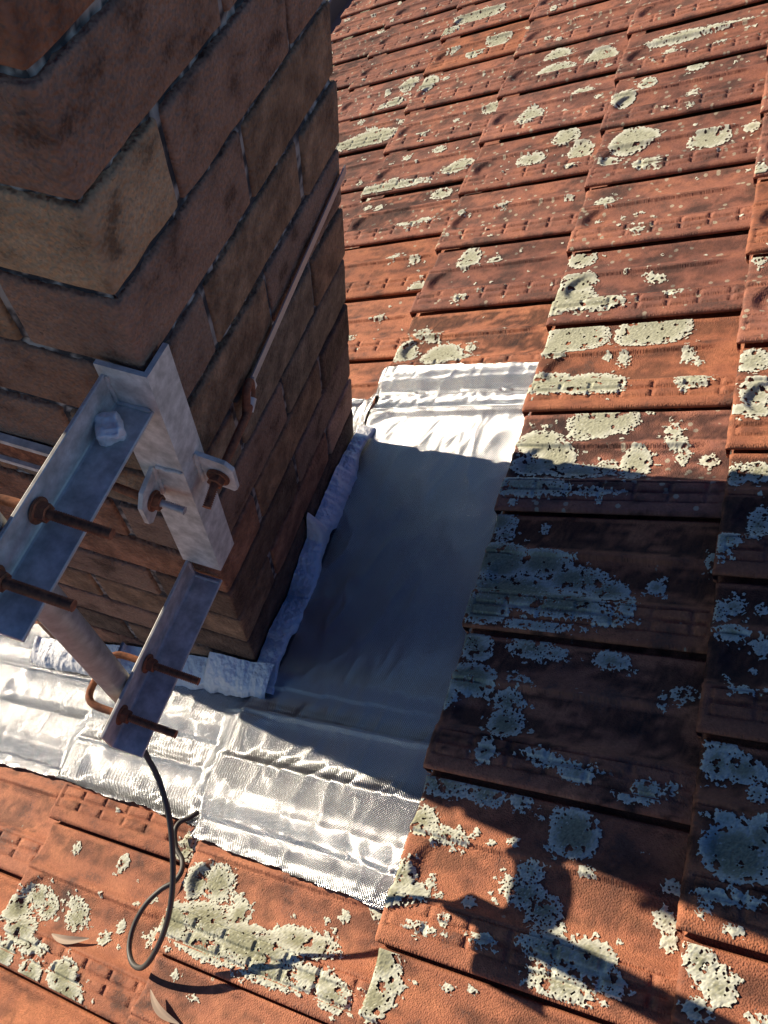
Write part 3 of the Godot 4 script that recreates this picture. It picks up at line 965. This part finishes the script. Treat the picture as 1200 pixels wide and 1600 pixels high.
func build_bracket() -> void:
	var root := thing("antenna_bracket", "pale grey steel corner bracket with two arms strapped to the chimney corner", "bracket")
	# angle standing against the chimney corner
	var corner := PackedVector2Array([Vector2(0.0085, 0.0085), Vector2(0.0085, -0.031), Vector2(0.0035, -0.031), Vector2(0.0035, 0.0035), Vector2(-0.0415, 0.0035), Vector2(-0.0415, 0.0085)])
	put(prism(corner, Vector3(1, 0, 0), Vector3(0, 0, 1), Vector3(0, 0.313, 0), Vector3(0, 0.665, 0)), "corner_angle", M.paint, root)
	for k in 2:
		var yb := 0.6135 if k == 0 else 0.2725
		var z1 := 0.232
		var arm := put(prism(ell(0.040, 0.040, 0.004), Vector3(1, 0, 0), Vector3(0, 1, 0), Vector3(ARM_X, yb, 0.0088 if k == 0 else 0.0045), Vector3(ARM_X + ARM_SLOPE * z1, yb, z1)), "arm", M.zinc, root)
		put(weld(Vector3(ARM_X + 0.005, yb + 0.005, 0.0095), Vector3(ARM_X + 0.039, yb + 0.005, 0.0095), 0.0026), "weld", M.zinc, arm)
		put(weld(Vector3(ARM_X + 0.005, yb + 0.005, 0.0095), Vector3(ARM_X + 0.005, yb + 0.039, 0.0095), 0.0026), "weld", M.zinc, arm)
		# U-bolt round the mast
		var yu := yb + 0.021
		var fx := ARM_X + 0.004 + ARM_SLOPE * MAST.z
		var ub := Node3D.new()
		ub.name = "u_bolt"
		root.add_child(ub, true)
		var hs := 0.0315
		var bend := [Vector3(fx, yu, MAST.z - hs), Vector3(MAST.x - 0.008, yu, MAST.z - hs), Vector3(MAST.x - 0.019, yu, MAST.z - hs + 0.004), Vector3(MAST.x - 0.024, yu, MAST.z - hs + 0.014), Vector3(MAST.x - 0.0245, yu, MAST.z), Vector3(MAST.x - 0.024, yu, MAST.z + hs - 0.014), Vector3(MAST.x - 0.019, yu, MAST.z + hs - 0.004), Vector3(MAST.x - 0.008, yu, MAST.z + hs), Vector3(fx, yu, MAST.z + hs)]
		var sp := spline(bend, 6)
		put(tube(sp, same(0.0042, sp.size()), 12), "bow", M.rust, ub)
		for e in [-1.0, 1.0]:
			var z: float = MAST.z + hs * e
			var tip := 0.066 if e < 0.0 else 0.068
			put(threaded(Vector3(fx, yu, z), Vector3(fx + tip, yu - 0.001, z + 0.0008), 0.0043), "thread", M.rust, ub)
			put(disc(Vector3(fx + 0.0003, yu, z), Vector3(1, 0, 0), 0.0115, 0.0022), "washer", M.rust, ub)
			put(hexagon(Vector3(fx + 0.0026, yu, z), Vector3(1, 0, 0), 0.0082, 0.0075), "nut", M.rust, ub)
	# lug on the uphill leg: plate across the strap rod
	var plate := PackedVector2Array([Vector2(0.0085, 0.479), Vector2(0.044, 0.474), Vector2(0.048, 0.479), Vector2(0.048, 0.512), Vector2(0.040, 0.520), Vector2(0.0085, 0.524)])
	var lug := put(prism(plate, Vector3(1, 0, 0), Vector3(0, 1, 0), Vector3(0, 0, -0.020), Vector3(0, 0, -0.015)), "lug", M.paint, root)
	put(weld(Vector3(0.010, 0.477, -0.0145), Vector3(0.010, 0.526, -0.0145), 0.0035), "weld", M.paint, lug)
	put(disc(Vector3(0.030, 0.495, -0.0148), Vector3(0, 0, 1), 0.0125, 0.003), "washer", M.rust, lug)
	put(hexagon(Vector3(0.030, 0.495, -0.0118), Vector3(0, 0, 1), 0.0090, 0.007), "nut", M.rust, lug)
	put(threaded(Vector3(0.030, 0.495, -0.006), Vector3(0.0315, 0.489, 0.020), 0.0045), "thread", M.rust, lug)
	# lug on the other leg
	var plate2 := PackedVector2Array([Vector2(0.0085, 0.474), Vector2(0.040, 0.462), Vector2(0.046, 0.468), Vector2(0.046, 0.496), Vector2(0.036, 0.510), Vector2(0.0085, 0.518)])
	var lug2 := put(prism(plate2, Vector3(0, 0, 1), Vector3(0, 1, 0), Vector3(-0.030, 0, 0), Vector3(-0.025, 0, 0)), "lug", M.paint, root)
	put(weld(Vector3(-0.0245, 0.474, 0.010), Vector3(-0.0245, 0.520, 0.010), 0.0035), "weld", M.paint, lug2)
	put(weld(Vector3(-0.022, 0.522, 0.0095), Vector3(0.008, 0.524, 0.0095), 0.0030), "weld", M.paint, lug2)
	put(disc(Vector3(-0.0248, 0.486, 0.028), Vector3(1, 0, 0), 0.0115, 0.0025), "washer", M.rust, lug2)
	put(hexagon(Vector3(-0.0223, 0.486, 0.028), Vector3(1, 0, 0), 0.0085, 0.007), "nut", M.rust, lug2)
	put(threaded(Vector3(-0.0153, 0.486, 0.028), Vector3(0.010, 0.484, 0.028), 0.0040), "thread", M.zinc, lug2)

	# mast
	var mast := thing("antenna_mast", "galvanised steel tube mast clamped upright beside the chimney corner", "mast")
	put(tube(PackedVector3Array([MAST, MAST + Vector3(0, 0.004, 0), MAST + Vector3(0, 0.7, 0), MAST + Vector3(0, 1.75, 0)]), PackedFloat32Array([0.0158, 0.016, 0.016, 0.016]), 32, false), "tube", M.tubing, mast)
	put(tube(PackedVector3Array([MAST, MAST + Vector3(0, 0.08, 0)]), same(0.0143, 2), 24, false), "bore", M.gutter, mast)
	put(disc(MAST + Vector3(0, 1.75, 0), Vector3.UP, 0.0165, 0.004), "end_cap", M.rubber, mast)

	# strap along the uphill face
	var strap := thing("tension_strap", "thin grey metal strap with rusty eye bolt along the chimney's uphill face", "strap")
	var dirz := Vector3(0, 0.528 - 0.483, -0.454 + 0.150).normalized()
	var a := Vector3(0.007, 0.483, -0.150)
	var b := Vector3(0.0045, 0.531, -0.474)
	var flat := PackedVector2Array([Vector2(-0.0008, -0.0062), Vector2(0.0008, -0.0062), Vector2(0.0008, 0.0062), Vector2(-0.0008, 0.0062)])
	put(prism(flat, Vector3(1, 0, 0), dirz.cross(Vector3(1, 0, 0)), a, b), "band", M.strap, strap)
	put(prism(PackedVector2Array([Vector2(-0.002, -0.008), Vector2(0.002, -0.008), Vector2(0.002, 0.008), Vector2(-0.002, 0.008)]), Vector3(1, 0, 0), dirz.cross(Vector3(1, 0, 0)), Vector3(0.010, 0.478, -0.128), Vector3(0.009, 0.482, -0.152)), "buckle", M.paint, strap)
	put(tube(PackedVector3Array([Vector3(0.013, 0.468, -0.120), Vector3(0.012, 0.475, -0.134)]), same(0.0062, 2), 14), "ferrule", M.paint, strap)
	var rodp := spline([Vector3(0.030, 0.495, -0.020), Vector3(0.024, 0.487, -0.07), Vector3(0.016, 0.474, -0.112), Vector3(0.011, 0.474, -0.136), Vector3(0.010, 0.492, -0.142), Vector3(0.012, 0.494, -0.128), Vector3(0.014, 0.482, -0.118), Vector3(0.016, 0.470, -0.108)], 8)
	put(tube(rodp, same(0.0046, rodp.size()), 12), "eye_bolt", M.rust, strap)

	# band round the other side
	var band := thing("rusty_band", "rusted flat band with pale painted edges across the chimney's near face", "strap")
	put(prism(PackedVector2Array([Vector2(0.002, 0.446), Vector2(0.006, 0.446), Vector2(0.006, 0.482), Vector2(0.002, 0.482)]), Vector3(0, 0, 1), Vector3(0, 1, 0), Vector3(-0.142, 0, 0.001), Vector3(-0.474, 0, 0.001)), "band", M.rust, band)
	for e in 2:
		var y := 0.4395 if e == 0 else 0.482
		put(prism(PackedVector2Array([Vector2(0.002, y), Vector2(0.011, y), Vector2(0.011, y + 0.0065), Vector2(0.002, y + 0.0065)]), Vector3(0, 0, 1), Vector3(0, 1, 0), Vector3(-0.140, 0, 0.001), Vector3(-0.474, 0, 0.001)), "painted_edge", M.paint, band)
	var rod2 := PackedVector3Array([Vector3(-0.030, 0.486, 0.028), Vector3(-0.09, 0.474, 0.018), Vector3(-0.15, 0.461, 0.012)])
	put(tube(rod2, same(0.0046, 3), 12), "rod", M.rust, band)

	# lump of set mortar lying on the upper arm
	var lump := put(lump_box(Vector3(0.022, 0.015, 0.026), 0.005, 0.0042, 51.0, 0.003), "mortar_lump", M.seal, self, Transform3D(Basis(Vector3(0.2, 1, 0.1).normalized(), 0.6), Vector3(-0.0225, 0.6245, 0.041)))
	tag(lump, "small grey lump of set mortar sitting on the upper bracket arm", "lump")

func build_cable() -> void:
	var pts := [Vector3(0.0762, 0.290, 0.168), Vector3(0.0752, 0.255, 0.169), Vector3(0.080, 0.190, 0.209), Vector3(0.085, 0.150, 0.233), Vector3(0.094, 0.115, 0.267), Vector3(0.093, 0.080, 0.306), Vector3(0.088, 0.050, 0.345), Vector3(0.070, 0.020, 0.380), Vector3(0.045, -0.005, 0.412), Vector3(0.016, -0.025, 0.431), Vector3(-0.013, -0.035, 0.432), Vector3(-0.034, -0.038, 0.417), Vector3(-0.040, -0.036, 0.391), Vector3(-0.029, -0.030, 0.363), Vector3(-0.013, -0.030, 0.340), Vector3(-0.000, -0.034, 0.326), Vector3(0.001, -0.038, 0.310), Vector3(-0.011, -0.042, 0.296), Vector3(-0.028, -0.040, 0.285), Vector3(-0.046, -0.042, 0.265), Vector3(-0.048, -0.045, 0.251), Vector3(-0.040, -0.052, 0.240), Vector3(-0.034, -0.058, 0.228)]
	var w := []
	for q in pts:
		w.append(roof_basis * q)
	w[0] = MAST + Vector3(0, 0.06, 0)
	w[1] = MAST + Vector3(0.001, 0.01, 0)
	var sp := spline(w, 10)
	var c := put(tube(sp, same(0.0036, sp.size()), 12), "coaxial_cable", M.rubber, self)
	tag(c, "dark cable hanging from the mast, looping on the tiles and under the flashing", "cable")

func leaf(label: String, a: Vector3, b: Vector3, width: float, curl: float) -> void:
	var p := PackedVector3Array()
	var nv := 26
	var nu := 7
	var along := (b - a).normalized()
	var across := along.cross(Vector3.UP).normalized()
	for j in nv:
		var t := float(j) / (nv - 1)
		var c := a.lerp(b, t) + across * sin(t * PI) * 0.006 + Vector3.UP * (curl * sin(t * PI * 1.2) + 0.001)
		var w := width * pow(sin(PI * clampf(t * 0.96 + 0.02, 0, 1)), 0.8)
		for i in nu:
			var e := (float(i) / (nu - 1) - 0.5) * 2.0
			p.append(c - across * e * w + Vector3.UP * (absf(e) * w * 0.45))
	var o := put(grid(p, nu, nv), "dry_leaf", M.leaf, self, Transform3D(roof_basis, Vector3.ZERO))
	tag(o, label, "leaf", "dry leaves on the tiles")

func build_eaves() -> void:
	var g := thing("eaves_gutter", "grey metal gutter along the lower edge of the tiles", "gutter")
	var e := roof_basis * Vector3(-1.03, -0.06, 0)
	var wall := PackedVector2Array([Vector2(-0.125, 0.0), Vector2(-0.125, -0.095), Vector2(0.0, -0.095), Vector2(0.0, 0.01), Vector2(-0.002, 0.01), Vector2(-0.002, -0.093), Vector2(-0.123, -0.093), Vector2(-0.123, 0.0)])
	put(prism(wall, Vector3(1, 0, 0), Vector3(0, 1, 0), Vector3(e.x - 0.01, e.y - 0.03, -3.8), Vector3(e.x - 0.01, e.y - 0.03, 1.4)), "trough", M.gutter, g)
	put(tube(PackedVector3Array([Vector3(e.x - 0.135, e.y - 0.03, -3.8), Vector3(e.x - 0.135, e.y - 0.03, 1.4)]), same(0.007, 2), 12), "bead", M.gutter, g)
	var f := put(prism(PackedVector2Array([Vector2(0.0, -0.20), Vector2(0.022, -0.20), Vector2(0.022, -0.012), Vector2(0.0, -0.012)]), Vector3(1, 0, 0), Vector3(0, 1, 0), Vector3(e.x - 0.008, e.y - 0.02, -3.8), Vector3(e.x - 0.008, e.y - 0.02, 1.4)), "fascia_board", M.cream, self)
	tag(f, "cream painted board behind the gutter under the tiles", "fascia")
	var wl := put(prism(PackedVector2Array([Vector2(0.0, -3.6), Vector2(0.22, -3.6), Vector2(0.22, -0.85), Vector2(0.0, -0.85)]), Vector3(1, 0, 0), Vector3(0, 1, 0), Vector3(e.x + 0.35, 0, -3.7), Vector3(e.x + 0.35, 0, 1.3)), "house_wall", M.cream, self)
	tag(wl, "cream house wall below the eaves", "wall")
	var gp := PlaneMesh.new()
	gp.size = Vector2(600, 600)
	var gr := put(gp, "ground", M.ground, self, Transform3D(Basis.IDENTITY, Vector3(0, -3.6, 0)))
	gr.set_meta("kind", "structure")

func _ready() -> void:
	roof_basis = Basis(Vector3(cos(PITCH), sin(PITCH), 0), Vector3(-sin(PITCH), cos(PITCH), 0), Vector3(0, 0, 1))
	var k := 0
	for n in [n_low, n_mid, n_fine, n_fold]:
		n.noise_type = FastNoiseLite.TYPE_SIMPLEX_SMOOTH
		n.seed = 3 + k
		n.fractal_type = FastNoiseLite.FRACTAL_FBM
		n.fractal_octaves = 3
		n.frequency = [9.0, 90.0, 420.0, 11.0][k]
		k += 1
	set_stage()
	make_materials()
	build_roof()
	build_chimney()
	build_flashing()
	build_bracket()
	build_cable()
	leaf("slim pale dry leaf lying flat on the bottom left tile", Vector3(-0.200, -0.0475, 0.4415), Vector3(-0.131, -0.0535, 0.428), 0.0055, 0.003)
	leaf("slim pale dry leaf beside the cable's shadow at the bottom edge", Vector3(0.033, -0.0385, 0.450), Vector3(0.092, -0.0455, 0.470), 0.0050, 0.002)
	build_eaves()
